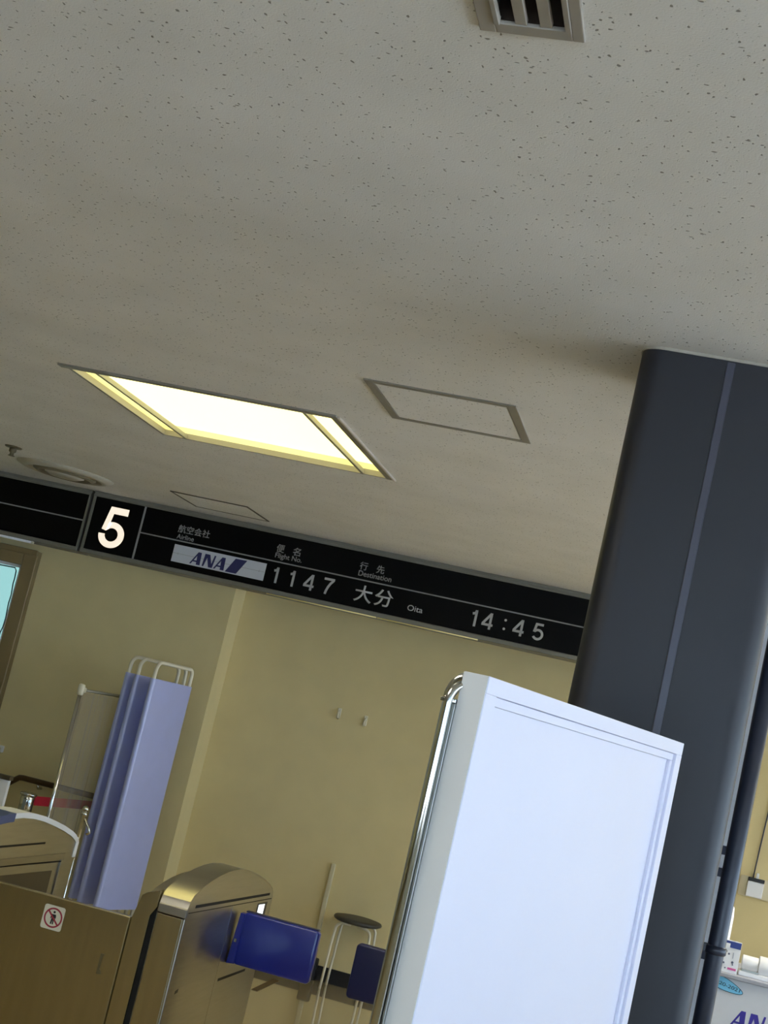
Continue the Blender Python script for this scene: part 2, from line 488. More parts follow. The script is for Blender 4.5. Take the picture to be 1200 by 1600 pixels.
for (dx, dy), lb in zip(LAMPS[1:], ADDED_LAMP_LABELS):  # out-of-view copies, added to brighten the room
    c_ = t.copy(); COL.objects.link(c_)
    c_.location = t.location + Vector((dx, dy, 0)); c_['label'] = lb
    for ch in list(t.children):
        d_ = ch.copy(); COL.objects.link(d_); d_.parent = c_
        if ch is lp_:
            d_.data = ch.data.copy(); d_.data.materials[0] = M_lamp_added

t = thing('ceiling_vent', 'grey slatted air vent in the speckled ceiling at the top edge', 'vent', (-.416, 1.82, H))
f = MB()
f.box(VX0 - .026, VX0, VY0 - .03, VY1 + .028, H - .006, H + .002, bev=.0015).box(VX1, VX1 + .018, VY0 - .03, VY1 + .028, H - .006, H + .002, bev=.0015)
f.box(VX0, VX1, VY1, VY1 + .028, H - .006, H + .002, bev=.0015).box(VX0, VX1, VY0 - .03, VY0, H - .006, H + .002, bev=.0015)
f.build('frame', M_vent, t)
box('inner_lip', M_vent, t, VX0 + .0, VX0 + .008, VY0, VY1, H - .009, H + .004, bev=.001)
box('inner_lip', M_vent, t, VX1 - .009, VX1, VY0, VY1, H - .009, H + .004, bev=.001)
for x in (-.444, -.406):
    box('slat', M_vent, t, x, x + .0185, VY0, VY1, H - .004, H + .006, bev=.0015)
d = MB()
d.box(VX0 - .01, VX0, VY0, VY1, H + .02, H + .16).box(VX1, VX1 + .01, VY0, VY1, H + .02, H + .16)
d.box(VX0, VX1, VY0 - .01, VY0, H + .02, H + .16).box(VX0, VX1, VY1, VY1 + .01, H + .02, H + .16)
d.box(VX0 - .01, VX1 + .01, VY0 - .01, VY1 + .01, H + .16, H + .17)
d.box(VX0 + .0003, VX1 - .0003, VY1 - .002, VY1 - .0003, H + .0065, H + .021).box(VX0 + .0003, VX1 - .0003, VY0 + .0003, VY0 + .002, H + .0065, H + .021)
d.box(VX0 + .0003, VX0 + .002, VY0 + .002, VY1 - .002, H + .0065, H + .021).box(VX1 - .002, VX1 - .0003, VY0 + .002, VY1 - .002, H + .0065, H + .021)
d.box(VX0 + .0082, VX1 - .0092, VY1 - .002, VY1 - .0003, H + .0005, H + .0065)
d.build('duct_box', M_ventdark, t)

def hatch(x0, x1, y0, y1, wfr, label, m):
    t = thing('access_hatch', label, 'hatch', ((x0 + x1) / 2, (y0 + y1) / 2, H), 'square access hatches in the ceiling')
    f = MB()
    f.box(x0, x0 + wfr, y0, y1, H - .005, H, bev=.001).box(x1 - wfr, x1, y0, y1, H - .005, H, bev=.001)
    f.box(x0 + wfr, x1 - wfr, y0, y0 + wfr, H - .005, H, bev=.001).box(x0 + wfr, x1 - wfr, y1 - wfr, y1, H - .005, H, bev=.001)
    f.build('frame', m, t)
    box('gap', M_base, t, x0 + wfr + .0005, x1 - wfr - .0005, y0 + wfr + .0005, y1 - wfr - .0005, H - .001, H)
    g = .003
    box('lid', CEIL, t, x0 + wfr + g, x1 - wfr - g, y0 + wfr + g, y1 - wfr - g, H - .0035, H - .0012)
    box('latch', M_hatchfr, t, (x0 + x1) / 2 - .012, (x0 + x1) / 2 + .012, y1 - wfr - .006, y1 - wfr + .006, H - .007, H - .003)
    return t
hatch(-1.197, -.698, 4.435, 4.94, .030, 'square ceiling hatch with broad grey frame beside the lit ceiling lamp', M_hatchfr)
M_hatch2 = mat('hatch_frame_dark', (84, 76, 64), .6, .1, var=.03)
hatch(-3.197, -2.703, 8.17, 8.655, .012, 'small thin-framed ceiling hatch just in front of the black flight sign', M_hatch2)

t = thing('ceiling_diffuser', 'round cream air diffuser in the ceiling at far left', 'air diffuser', (-3.93, 8.28, H))
c = (-3.93, 8.28, H)
MB().lathe(c, [(.30, 0), (.30, -.004), (.262, -.022), (.235, -.026), (.225, -.018), (.228, -.004), (.22, 0)], 48).build('outer_ring', M_diff, t)
MB().lathe(c, [(.192, -.001), (.195, -.020), (.170, -.034), (.158, -.030), (.160, -.012), (.150, -.001)], 48).build('middle_ring', mat('diffuser_dust', (128, 118, 96), .6, var=.05), t)  # shade on the ring faces is put into this darker colour
MB().lathe(c, [(.118, -.001), (.122, -.026), (.085, -.040), (.02, -.043), (.005, -.043)], 40).build('centre_cone', M_diff, t)
MB().lathe(c, [(.228, -.0005), (.228, -.0015), (.001, -.0015)], 40).build('throat', M_ventdark, t)

t = thing('sprinkler_head', 'small ceiling sprinkler with a flat round plate beside the air diffuser', 'sprinkler', (-3.985, 7.66, H))
MB().lathe((-3.985, 7.66, H), [(.05, 0), (.05, -.004), (.046, -.008), (.02, -.009)], 28).build('plate', mat('sprinkler_brass', (112, 102, 78), .5, .3, var=.04), t)  # shade over the sprinkler is painted in as a darker tone
MB().lathe((-3.985, 7.66, H), [(.021, -.008), (.021, -.03), (.012, -.036), (.012, -.05), (.02, -.052), (.018, -.056)], 16).build('nozzle', MATS['sprinkler_brass'], t)

# ------------------------------------------------------------------ black flight sign
SY, SB, ST = 8.95, 2.314, 2.664
FZ = SY - .0015
def sign_body(x0, x1, label):
    t = thing('gate_sign', label, 'sign', ((x0 + x1) / 2, SY + .1, SB - .03), 'black hanging signs under the ceiling')
    box('housing', M_signtrim, t, x0, x1, SY + .004, SY + .20, SB - .004, H - .001)
    box('face_panel', M_black, t, x0 + .004, x1 - .004, SY, SY + .0045, SB, ST)
    MB().box(x0, x1, SY - .008, SY + .004, ST, ST + .014, bev=.002).box(x0 + .01, x1 - .01, SY + .0, SY + .004, ST + .016, H - .002).build('top_trim', M_signtrim, t)
    MB().box(x0, x1, SY - .010, SY + .20, SB - .030, SB, bev=.006, seg=3).build('bottom_trim', M_signtrim, t)
    return t
sA = sign_body(-6.4, -4.024, 'blank black sign panel hanging left of the lit number five')
box('divider', M_printdim, sA, -6.396, -4.034, FZ - .001, SY, 2.488, 2.496)
box('edge_strip', M_signtrim, sA, -4.037, -4.026, SY - .006, SY, SB, ST)
MB().tube([(-6.3, SY + .0, SB - .036), (-4.35, SY + .0, SB - .036)], .009, 10).build('tube', M_white, sA)
box('tube_cap', M_cream, sA, -4.35, -4.335, SY - .01, SY + .01, SB - .046, SB - .028, bev=.002)

sB = sign_body(-4.006, .9, 'long black flight sign with lit number 5 and departure 14:45')
box('edge_strip', M_signtrim, sB, -4.004, -3.985, SY - .006, SY, SB, ST)
box('tile_divider', M_printdim, sB, -3.640, -3.628, SY - .004, SY, SB, ST)
box('divider', M_printdim, sB, -3.628, .896, FZ - .001, SY, 2.488, 2.496)

def stroke_poly(mb, pts, wd, y0, y1):
    """ribbon of constant width following pts in the sign's plane"""
    P = [Vector((p[0], p[1])) for p in pts]
    L, R = [], []
    for i, p in enumerate(P):
        if i == 0: d = (P[1] - P[0]).normalized(); k = 1
        elif i == len(P) - 1: d = (P[-1] - P[-2]).normalized(); k = 1
        else:
            a = (P[i] - P[i - 1]).normalized(); b = (P[i + 1] - P[i]).normalized(); d = (a + b).normalized(); k = 1 / max(.5, d.dot(a))
        n = Vector((-d.y, d.x)) * wd / 2 * k
        L.append(p + n); R.append(p - n)
    t = bmesh.new()
    fl = [[t.verts.new((q.x, y, q.y)) for q in S_] for S_ in (L, R) for y in (y0, y1)]
    lf, lb, rf, rb = fl
    for i in range(len(P) - 1):
        t.faces.new((lf[i], lf[i + 1], rf[i + 1], rf[i])); t.faces.new((lb[i], rb[i], rb[i + 1], lb[i + 1]))
        t.faces.new((lf[i], lb[i], lb[i + 1], lf[i + 1])); t.faces.new((rf[i], rf[i + 1], rb[i + 1], rb[i]))
    t.faces.new((lf[0], rf[0], rb[0], lb[0])); t.faces.new((lf[-1], lb[-1], rb[-1], rf[-1]))
    bmesh.ops.recalc_face_normals(t, faces=t.faces[:])
    mb._merge(t)
def digit_pts(d, bold=0.0):
    """centre lines of the numerals in a 1-high box"""
    s = 0.07 + bold
    arc = lambda cx, cz, rx, rz, a0, a1, n=18: [(cx + rx * math.cos(math.radians(a0 + (a1 - a0) * k / n)), cz + rz * math.sin(math.radians(a0 + (a1 - a0) * k / n))) for k in range(n + 1)]
    if d == '1': return [[(.27, 0), (.27, 1)], [(.04, .765), (.16, .79), (.225, .85), (.262, .985)]], .36
    if d == '4': return [[(.47, 0), (.47, 1)], [(.64, .27), (.03, .27), (.03, .33), (.46, .97)]], .66
    if d == '7': return [[(0, .945), (.60, .945), (.60, .90), (.44, .69), (.32, .45), (.245, .2), (.215, 0)]], .63
    if d == '5': return [[(.585, .945), (.165, .945), (.085, .46)], [(.10, .49)] + [(.16, .55)] + arc(.325, .33, .275, .275, 112, -150, 26)], .64
def digits(name, s, m, parent, xs, z, hgt, wd, y=FZ - .001, bold=0.0, sx=1.0):
    for ch, x in zip(s, xs):
        mb = MB()
        for st in digit_pts(ch, bold)[0]:
            stroke_poly(mb, [(x + px * hgt * sx, z + pz * hgt) for px, pz in st], wd, y, y + .002)
        mb.build(name, m, parent)

# lit 5 on its own tile
tile = box('number_tile', M_black, sB, -3.983, -3.641, SY - .003, SY, SB + .001, ST - .001)
five = MB()
F5 = lambda pts: [(-3.908 + a * .178, 2.349 + b * .270) for a, b in pts]
bowl_o = [(.50 + .50 * math.cos(a), .318 + .318 * math.sin(a)) for a in [math.radians(112 - k * 292 / 32) for k in range(33)]]
bowl_i = [(.50 + .255 * math.cos(a), .322 + .165 * math.sin(a)) for a in [math.radians(125 - k * 305 / 32) for k in range(33)]]
def strip(mb, A, B, y0, y1):
    for i in range(len(A) - 1):
        mb.prism([A[i], A[i + 1], B[i + 1], B[i]], 'Y', y0, y1)
strip(five, F5(bowl_o), F5(bowl_i), SY - .0044, SY - .0031)
five.prism(F5([(.245, 1.0), (.955, 1.0), (.955, .835), (.405, .835), (.33, .52), (.36, .455), (.245, .40), (.075, .425)]), 'Y', SY - .0044, SY - .0031)
five.prism(F5([(.245, .40), (.335, .46), (.42, .60), (.31, .61)]), 'Y', SY - .0044, SY - .0031)
five.build('lit_numeral', M_lit5, tile)
text('airline_heading', '航空会社', M_printdim, sB, -3.380, 2.545, FZ, .052, width=.218, bold=.010)
text('airline_subheading', 'Airline', M_printdim, sB, -3.378, 2.504, FZ, .031, width=.118, bold=.010)
text('flight_heading', '便', M_printdim, sB, -2.706, 2.553, FZ, .053, width=.053, bold=.010)
text('flight_heading', '名', M_printdim, sB, -2.596, 2.553, FZ, .053, width=.051, bold=.010)
text('flight_subheading', 'Flight No.', M_printdim, sB, -2.704, 2.507, FZ, .042, width=.178, bold=.010)
text('destination_heading', '行', M_printdim, sB, -2.150, 2.554, FZ, .051, width=.052, bold=.010)
text('destination_heading', '先', M_printdim, sB, -2.040, 2.554, FZ, .051, width=.051, bold=.010)
text('destination_subheading', 'Destination', M_printdim, sB, -2.148, 2.515, FZ, .034, width=.216, bold=.010)
digits('flight_digit', '1147', M_print, sB, (-2.690, -2.580, -2.476, -2.352), 2.357, .101, .0145)
text('destination_name', '大', M_print, sB, -2.144, 2.355, FZ, .106, width=.116, bold=.012)
text('destination_name', '分', M_print, sB, -2.012, 2.355, FZ, .106, width=.120, bold=.012)
text('destination_roman', 'Oita', M_print, sB, -1.793, 2.367, FZ, .036, width=.098, bold=.004)
digits('time_digit', '1445', M_print, sB, (-1.390, -1.316, -1.121, -1.003), 2.357, .101, .0145)
for z in (2.381, 2.435):
    MB().prism([(-1.1785 + .008 * math.cos(k * PI / 6), z + .008 * math.sin(k * PI / 6)) for k in range(12)], 'Y', FZ - .001, FZ + .001).build('colon_dot', M_print, sB)
plate = box('airline_plate', M_plate, sB, -3.376, -2.744, SY - .004, SY, 2.354, 2.466)
MB().box(-3.374, -2.746, SY - .0046, SY - .0039, 2.4085, 2.4105).box(-3.341, -3.339, SY - .0046, SY - .0039, 2.402, 2.417).box(-2.783, -2.781, SY - .0046, SY - .0039, 2.402, 2.417).build('scored_line', M_printdim, plate)

def airline_mark(x, z, s, y, m, parent, mbar):
    """slanted A N A and the leaning double bar; s = cap height"""
    P = lambda pts: [(x + a * s, z + b * s) for a, b in pts]
    mb = MB()
    for ox in (0, 2.02):
        mb.prism(P([(ox + 0, 0), (ox + .13, 0), (ox + .52, .70), (ox + .565, .0), (ox + .88, .0), (ox + .84, 1), (ox + .56, 1)]), 'Y', y - .001, y)
        mb.prism(P([(ox + .22, .20), (ox + .60, .20), (ox + .595, .32), (ox + .285, .32)]), 'Y', y - .001, y)
    mb.prism(P([(1.06, 0), (1.19, 0), (1.36, .72), (1.60, 0), (1.92, 0), (2.06, 1), (1.93, 1), (1.80, .30), (1.55, 1), (1.14, 1)]), 'Y', y - .001, y)
    mb.build('airline_letters', m, parent)
    MB().prism(P([(3.02, -.04), (3.95, -.04), (4.62, 1.14), (3.66, 1.12)]), 'Y', y - .001, y).build('airline_bars', mbar, parent)
airline_mark(-3.251, 2.364, .0815, SY - .004, M_navy, plate, M_navy)
gs = MB()
for a, b in ((-2.70, -1.972), (-1.966, -1.32)):
    gs.tube([(a, SY - .004, SB - .033), (b, SY - .004, SB - .033)], .0045, 8)
gs.build('lamp_strip', mat('brass_strip', (250, 236, 170), .35, .0, var=0), sB)

# ------------------------------------------------------------------ column, pipe and duct
CX0, CX1, CY0, CY1 = -.284, .136, 3.54, 3.96
t = thing('column', 'dark slate grey painted steel column rising to the ceiling', 'column', (-.07, 3.75, 0))
o = MB().prism(rrect(CX0, CX1, CY0, CY1, .055, 8), 'Z', 0, H - .008).build('shaft', M_column, t)
smooth_by_angle(o)
o = MB().box(-.075, -.055, CY0 - .005, CY0 + .001, .02, H - .012, bev=.0028, seg=3).build('seam_strip', mat('slate_seam_paint', (70, 71, 85), .35, var=.02), t)  # light catching the seam is painted as a tone lighter than the shaft
o = MB().prism(rrect(CX0 - .003, CX1 + .003, CY0 - .003, CY1 + .003, .058, 8), 'Z', H - .008, H - .0005).build('caulk_line', mat('grey_caulk', (176, 170, 156), .7, var=.03), t)

t = thing('drainpipe', 'slender dark grey pipe running down beside the slate column', 'pipe', (.172, 3.75, 0))
MB().tube([(.172, 3.75, 0), (.172, 3.75, H - .002)], .0215, 20).build('pipe', M_pipe, t)
cl = MB().lathe((.172, 3.75, 1.30), [(.022, 0), (.0255, .003), (.0255, .018), (.022, .021)], 20)
cl.box(.140, .152, 3.742, 3.758, 1.302, 1.322, bev=.002)
cl.build('clamp', M_pipe, t)
t = thing('cable_duct', 'thin white cable duct between the slate column and the pipe', 'cable duct', (.152, 3.90, 0))
box('trunking', M_white, t, .1365, .168, 3.88, 3.91, 0, H - .002, bev=.002)
for z in (1.530, 1.475, 1.27):
    box('joint_cover', M_bracket, t, .1362, .1685, 3.876, 3.912, z, z + .022, bev=.001)

# ------------------------------------------------------------------ white board standing near the camera
t = thing('white_partition_board', 'tall white display board with stepped frame standing before the slate column', 'board', (-.278, 2.078, 0))
ax = Vector((.284, .959, 0)).normalized()      # along the wide face
nx = Vector((ax.y, -ax.x, 0))                  # outward normal of the wide face
def bb_(name, m, a0, a1, n0, n1, z0, z1, bev=0.0):
    """box in the board's own frame: a along the face, n outward from the front"""
    mb = MB().box(a0, a1, n0, n1, z0, z1, bev=bev)
    for v in mb.bm.verts:
        v.co = ax * v.co.x + nx * v.co.y + Vector((0, 0, v.co.z)) + Vector((-.278, 2.078, 0))
    bmesh.ops.recalc_face_normals(mb.bm, faces=mb.bm.faces[:])
    return mb.build(name, m, t)
BW, BT, BZ = .992, .0405, 1.75
bb_('core', M_boardedge, .004, BW - .004, -BT, -.016, .08, BZ - .003)
fw_ = .040
bb_('frame_rail', M_board, 0, BW, -BT, 0, BZ - fw_ * .62, BZ, .0012)
bb_('frame_rail', M_board, 0, BW, -BT, 0, .06, .10, .0012)
bb_('frame_stile', M_board, 0, fw_, -BT, 0, .10, BZ - fw_ * .62, .0012)
bb_('frame_stile', M_board, BW - .036, BW, -BT, 0, .10, BZ - fw_ * .62, .0012)
z1 = BZ - fw_ * .62
bb_('inner_bead', M_board, fw_, BW - .036, -.0145, -.006, z1 - .014, z1 - .0005, .0008)
bb_('inner_bead', M_board, fw_, fw_ + .016, -.0145, -.006, .1, z1 - .0145, .0008)
bb_('inner_bead', M_board, BW - .052, BW - .0362, -.0145, -.006, .1, z1 - .0145, .0008)
bb_('panel', M_board, fw_ + .016, BW - .052, -.016, -.0125, .1, z1 - .0145)
bb_('edge_cover', M_boardedge, -.0015, .0002, -BT, -.0015, .06, BZ - .0005)
# steel side post with a bent top, fixed to the narrow edge
def bpt(a, n, z): return tuple(ax * a + nx * n + Vector((-.278, 2.078, z)))
pts = [bpt(-.008, -BT - .011, 0.02), bpt(-.008, -BT - .011, BZ - .05)]
for k in range(1, 9):
    a = k / 8 * PI / 2
    pts.append(bpt(-.008 + .016 * (1 - math.cos(a)), -BT - .011 + .014 * (1 - math.cos(a)), BZ - .05 + .030 * math.sin(a)))
MB().tube(pts, .0065, 14).build('side_tube', M_chrome, t)
bb_('side_channel', M_alu, -.002, .020, -BT - .024, -BT, .02, BZ - .048, .002)
bb_('channel_lip', M_alu, -.006, -.002, -BT - .0045, -BT, .02, BZ - .048, .001)
bb_('channel_cap', M_chrome, -.004, .022, -BT - .026, -BT - .001, BZ - .048, BZ - .042, .001)
cp = [bpt(.006, -BT - .019, BZ - .043)] + [bpt(.006, -BT - .019 + .022 * (1 - math.cos(a)), BZ - .043 + .034 * math.sin(a)) for a in [k / 8 * PI / 2 for k in range(1, 9)]]
MB().tube(cp, .0075, 14).build('bent_cap', M_chrome, t)
for a in (.08, BW - .12):
    bb_('foot', M_alu, a, a + .05, -.24, .20, 0, .03, .004)
    bb_('foot_post', M_alu, a + .01, a + .04, -BT, -.017, .03, .08)

# ------------------------------------------------------------------ boarding gates
ARCH = [(.0, .858), (.004, .880), (.016, .906), (.045, .926), (.125, .950), (.21, .967), (.305, .981), (.41, .990), (.516, .993), (.63, .987), (.734, .974), (.85, .953), (.959, .931), (1.06, .905), (1.115, .885), (1.138, .868), (1.148, .845)]
def arch(dz=0.0, dy=0.0):
    return [(y + dy, z + dz) for y, z in ARCH]
GY = 5.0
def gate(xr, label, cap_mat, side):
    """steel gate pillar, right face at xr, 0.19 wide; its parts in world coordinates"""
    t = thing('boarding_gate', label, 'gate', (xr - .095, GY + .57, 0), 'boarding gates in a row')
    prof = [(GY, 0)] + [(GY + y, z - .004) for y, z in ARCH] + [(GY + 1.148, 0)]
    smooth_by_angle(MB().prism(prof, 'X', xr - .106, xr, bev=.0025).build('body', M_steel, t), 30)
    return t
def cap_strip(t, x0, x1, m, name='arch_cap', lo=0, hi=len(ARCH), up_=.0045):
    outer = [(GY + y, z + up_) for y, z in ARCH][lo:hi]
    inner = [(GY + y, z - .010) for y, z in ARCH][lo:hi]
    return smooth_by_angle(MB().prism(outer + inner[::-1], 'X', x0, x1).build(name, m, t), 30)
def rounded_plate(name, m, t, x0, x1, y0, y1, z0, z1, r=.012, bev=.003):
    return smooth_by_angle(MB().prism(rrect(x0, x1, z0, z1, r), 'Y', y0, y1, bev=bev).build(name, m, t), 40)

# middle gate, its right side towards the passage
G1 = -1.512
t = gate(G1, 'stainless arched boarding gate with blue flap beside the sticker barrier', M_steel, 1)
o = MB().box(G1 - .105, G1 + .001, GY - .004, GY + .012, .852, .884, bev=.003).build('front_cap', M_steel, t)
cap_strip(t, G1 - .105, G1 - .001, M_steel, up_=.003)
box('front_panel', M_barrier, t, G1 - .101, G1 - .010, GY - .003, GY + .0, .03, .848, bev=.001)
box('corner_trim', M_chrome, t, G1 - .009, G1 - .003, GY - .003, GY, .03, .850, bev=.001)
box('dark_gap', M_blackmatte, t, G1 - .128, G1 - .1065, GY + .006, GY + 1.10, .0, .86)
sh = [(G1 - .188, 0), (G1 - .188, .812), (G1 - .170, .893), (G1 - .155, .905), (G1 - .108, .924), (G1 - .108, .866), (G1 - .126, .832), (G1 - .126, 0)]
MB().prism(sh, 'Y', GY - .004, GY + .030, bev=.001).build('left_shroud', M_barrier, t)
smooth_by_angle(MB().prism([(GY + .030, 0)] + [(GY + y * .92 + .05, z - .05) for y, z in ARCH] + [(GY + 1.10, 0)], 'X', G1 - .188, G1 - .128).build('left_shell', M_steel, t), 30)
MB().prism([(5.085, .882), (6.085, .861), (6.085, .871), (5.085, .893)], 'X', G1 - .004, G1 + .0006).build('card_slot', M_blackmatte, t)
MB().prism([(5.02, .868), (6.13, .8430), (6.13, .8465), (5.02, .871)], 'X', G1 - .002, G1 + .0005).build('seam', M_blackmatte, t)
MB().prism([(5.560, .30), (5.563, .30), (5.563, .858), (5.560, .858)], 'X', G1 - .002, G1 + .0006).build('side_joint', M_chrome, t)
MB().prism([(5.600, .566), (5.975, .562), (5.975, .572), (5.600, .577)], 'X', G1 - .002, G1 + .0006).build('lower_slot', M_blackmatte, t)
MB().prism([(5.085, .584), (5.118, .588), (5.118, .600), (5.085, .596)], 'X', G1 - .002, G1 + .0006).build('key_slot', M_base, t)
sc_ = MB().prism([(5.93, .78), (6.075, .766), (6.075, .835), (5.93, .838)], 'X', G1 - .002, G1 + .0012).build('screen_bezel', M_base, t)
MB().prism([(5.945, .770), (6.036, .770), (6.036, .829), (5.945, .832)], 'X', G1 + .001, G1 + .002).build('lit_screen', mat('lit_screen', (230, 232, 236), .4, var=0, emit=(240, 244, 255), estr=.55), sc_)
fl = rounded_plate('flap', M_blue, t, G1 + .028, G1 + .335, 5.652, 5.690, .634, .833, .016, .006)
MB().prism([(G1 + .002, .632), (G1 + .034, .636), (G1 + .034, .826), (G1 + .014, .826)], 'Y', 5.645, 5.694, bev=.004).build('flap_hub', M_blue, t)
MB().box(G1 + .014, G1 + .024, 5.6425, 5.6455, .716, .729, bev=.001).build('hub_screw', M_chrome, t)
box('top_edging', M_blue2, fl, G1 + .030, G1 + .325, 5.666, 5.698, .8315, .8365, bev=.002)

# right-hand gate, mostly behind the white board, its flap reaching left
G3 = -.50
t = gate(G3, 'stainless boarding gate behind the white display board with navy flap', M_steel, -1)
smooth_by_angle(MB().prism([(GY + .010, 0)] + [(GY + y * .98 + .012, z - .01) for y, z in ARCH] + [(GY + 1.14, 0)], 'X', G3 - .19, G3 - .110).build('left_shell', M_steel, t), 30)
cap_strip(t, G3 - .105, G3 - .001, M_steel, up_=.003)
rounded_plate('flap', M_blue2, t, G3 - .528, G3 - .22, 5.652, 5.690, .628, .832, .016, .006)
MB().box(G3 - .222, G3 - .189, 5.648, 5.694, .632, .828, bev=.004).build('flap_hub', M_blue2, t)

# left gate with a white rim and a blue mark
G2 = -2.40
t = gate(G2, 'arched boarding gate with white rim and blue mark at left edge', M_steel, 1)
smooth_by_angle(MB().prism([(GY + .010, 0)] + [(GY + y * .98 + .012, z - .01) for y, z in ARCH] + [(GY + 1.14, 0)], 'X', G2 - .19, G2 - .110).build('left_shell', M_steel, t), 30)
def rim(y0, y1, wd, m, name):
    pts = []
    N = 28
    def zz(y):
        for (a, za), (b, zb) in zip(ARCH, ARCH[1:]):
            if a <= y <= b: return za + (zb - za) * (y - a) / (b - a)
        return ARCH[-1][1]
    o_, i_ = [], []
    for k in range(N + 1):
        y = y0 + (y1 - y0) * k / N
        o_.append((GY + y, zz(y) + .007)); i_.append((GY + y * (1 - .004 * k / N) , zz(y) - wd))
    return smooth_by_angle(MB().prism(o_ + i_[::-1], 'X', G2 - .105, G2 + .003).build(name, m, t), 30)
rim(.445, 1.128, .014, M_decal_white, 'white_rim')
rim(.02, .444, .026, M_decal_blue, 'blue_rim')
MB().prism([(GY + 1.120, .80), (GY + 1.1515, .80), (GY + 1.1515, .862), (GY + 1.132, .885), (GY + 1.120, .880)], 'X', G2 - .105, G2 + .003, bev=.001).build('rim_end', M_decal_white, t)
MB().prism([(5.10, .865), (5.80, .867), (5.80, .875), (5.10, .874)], 'X', G2 - .003, G2 + .0006).build('card_slot', M_blackmatte, t)
fo = MB()
for (ya, yb, za, zb) in ((5.10, 6.03, .795, .822), (6.000, 6.03, .25, .7948), (5.10, 5.13, .25, .7948)):
    fo.box(G2 - .001, G2 + .006, ya, yb, za, zb, bev=.0015)
fo.build('side_frame', M_steel, t)
MB().prism([(5.13, .793), (6.0, .786), (6.0, .790), (5.13, .797)], 'X', G2 - .001, G2 + .0068).build('seam', M_blackmatte, t)
MB().prism([(5.14, .26), (5.94, .26), (5.94, .752), (5.14, .760)], 'X', G2 - .002, G2 + .0014).build('side_window', mat('smoked_plastic', (70, 62, 50), .35, var=.1), t)

t.location.y -= .028

# closed steel barrier between the two gates, with its sticker
PX0, PX1, PF = -2.398, -1.7015, 4.985
t = thing('steel_barrier', 'brushed steel barrier plate with no-entry sticker between two gates', 'barrier', (-2.05, 5.0, 0))
pl = MB().prism([(PX0, .12), (PX1, .12), (PX1, .812), (PX0, .806)], 'Y', PF, PF + .03, bev=.003).build('panel', M_barrier, t)
for x in (PX0 + .08, PX1 - .11):
    box('leg', M_steel, t, x, x + .04, PF + .001, PF + .029, 0, .13, bev=.002)
MB().prism([(-1.772, .600), (-1.755, .602), (-1.757, .612), (-1.764, .618), (-1.762, .662), (-1.757, .670), (-1.772, .669)], 'Y', PF - .0012, PF + .002).build('latch', mat('latch_olive', (104, 92, 60), .5, .4, var=.03), t)
stk = MB().prism(rrect(-2.014, -1.936, .699, .781, .008), 'Y', PF - .0012, PF).build('sticker', M_sticker, t)
cx, cz, ra = -1.974, .740, .0315
rg = MB()
ringp = [(cx + ra * math.cos(2 * PI * k / 40), cz + ra * math.sin(2 * PI * k / 40)) for k in range(41)]
stroke_poly(rg, ringp, .0055, PF - .002, PF - .0011)
stroke_poly(rg, [(cx - ra * .71, cz + ra * .71), (cx + ra * .71, cz - ra * .71)], .0055, PF - .0024, PF - .0011)
rg.build('prohibition_ring', M_stickred, stk)
pg = MB()
pg.prism([(cx + .0005 + .0042 * math.cos(k * PI / 7), cz + .0195 + .0042 * math.sin(k * PI / 7)) for k in range(14)], 'Y', PF - .0018, PF - .0011)
pg.prism([(cx - .008, cz + .012), (cx + .008, cz + .012), (cx + .010, cz + .004), (cx + .008, cz - .006), (cx + .005, cz + .002), (cx + .005, cz - .022), (cx + .001, cz - .022), (cx, cz - .006), (cx - .002, cz - .022), (cx - .007, cz - .022), (cx - .005, cz + .002), (cx - .008, cz - .004), (cx - .010, cz - .002)], 'Y', PF - .0018, PF - .0011)
pg.build('walking_figure', M_stickblack, stk)

# ------------------------------------------------------------------ stool and wall fittings by the back wall
t = thing('stool', 'round charcoal stool on thin cream legs against the back wall', 'stool', (-1.713, 9.27, 0))
smooth_by_angle(MB().lathe((-1.713, 9.26, 0), [(.01, .418), (.10, .420), (.135, .423), (.150, .431), (.153, .440), (.147, .449), (.12, .454), (.01, .456)], 40).build('seat', M_stoolseat, t), 60)
for y, dy in ((9.175, -.02), (9.352, .012)):
    for s in (-1, 1):
        x0 = -1.713 + s * .123
        p = [(x0 + .0, y, 0), (x0 - s * .003, y, .12), (x0 - s * .008, y, .30), (x0 - s * .012, y, .37)]
        for k in range(1, 7):
            a = k / 6 * PI / 2
            p.append((x0 - s * (.012 + .045 * (1 - math.cos(a))), y, .37 + .042 * math.sin(a)))
        p.append((x0 - s * .10, y - dy, .412))
        MB().tube(p, .0085, 10).build('leg', M_cream, t)

t = thing('wall_conduit', 'short cream cable conduit running down the back wall behind the blue flap', 'conduit', (-1.975, 9.41, 0))
MB().box(-1.990, -1.962, 9.402, YB, .13, .722, bev=.006, seg=3).build('cover', mat('conduit_beige', (206, 196, 160), .5, var=.02), t)
MB().box(-2.005, -1.925, 9.36, YB - .013, 0.0, .135, bev=.01).build('floor_box', M_base, t)
for x, z, lb in ((-2.171, 1.653, 'left of the two small cream coat hooks on the back wall'), (-1.990, 1.644, 'right of the two small cream coat hooks on the back wall')):
    t = thing('wall_hook', lb, 'hook', (x, YB, z), 'small hooks on the back wall')
    box('back_plate', M_cream, t, x - .012, x + .012, YB - .008, YB, z - .03, z + .035, bev=.003)
    MB().tube([(x, YB - .006, z + .015), (x, YB - .028, z + .004), (x, YB - .034, z - .014), (x, YB - .028, z - .026), (x, YB - .012, z - .03)], .007, 8).build('hook_arm', M_cream, t)

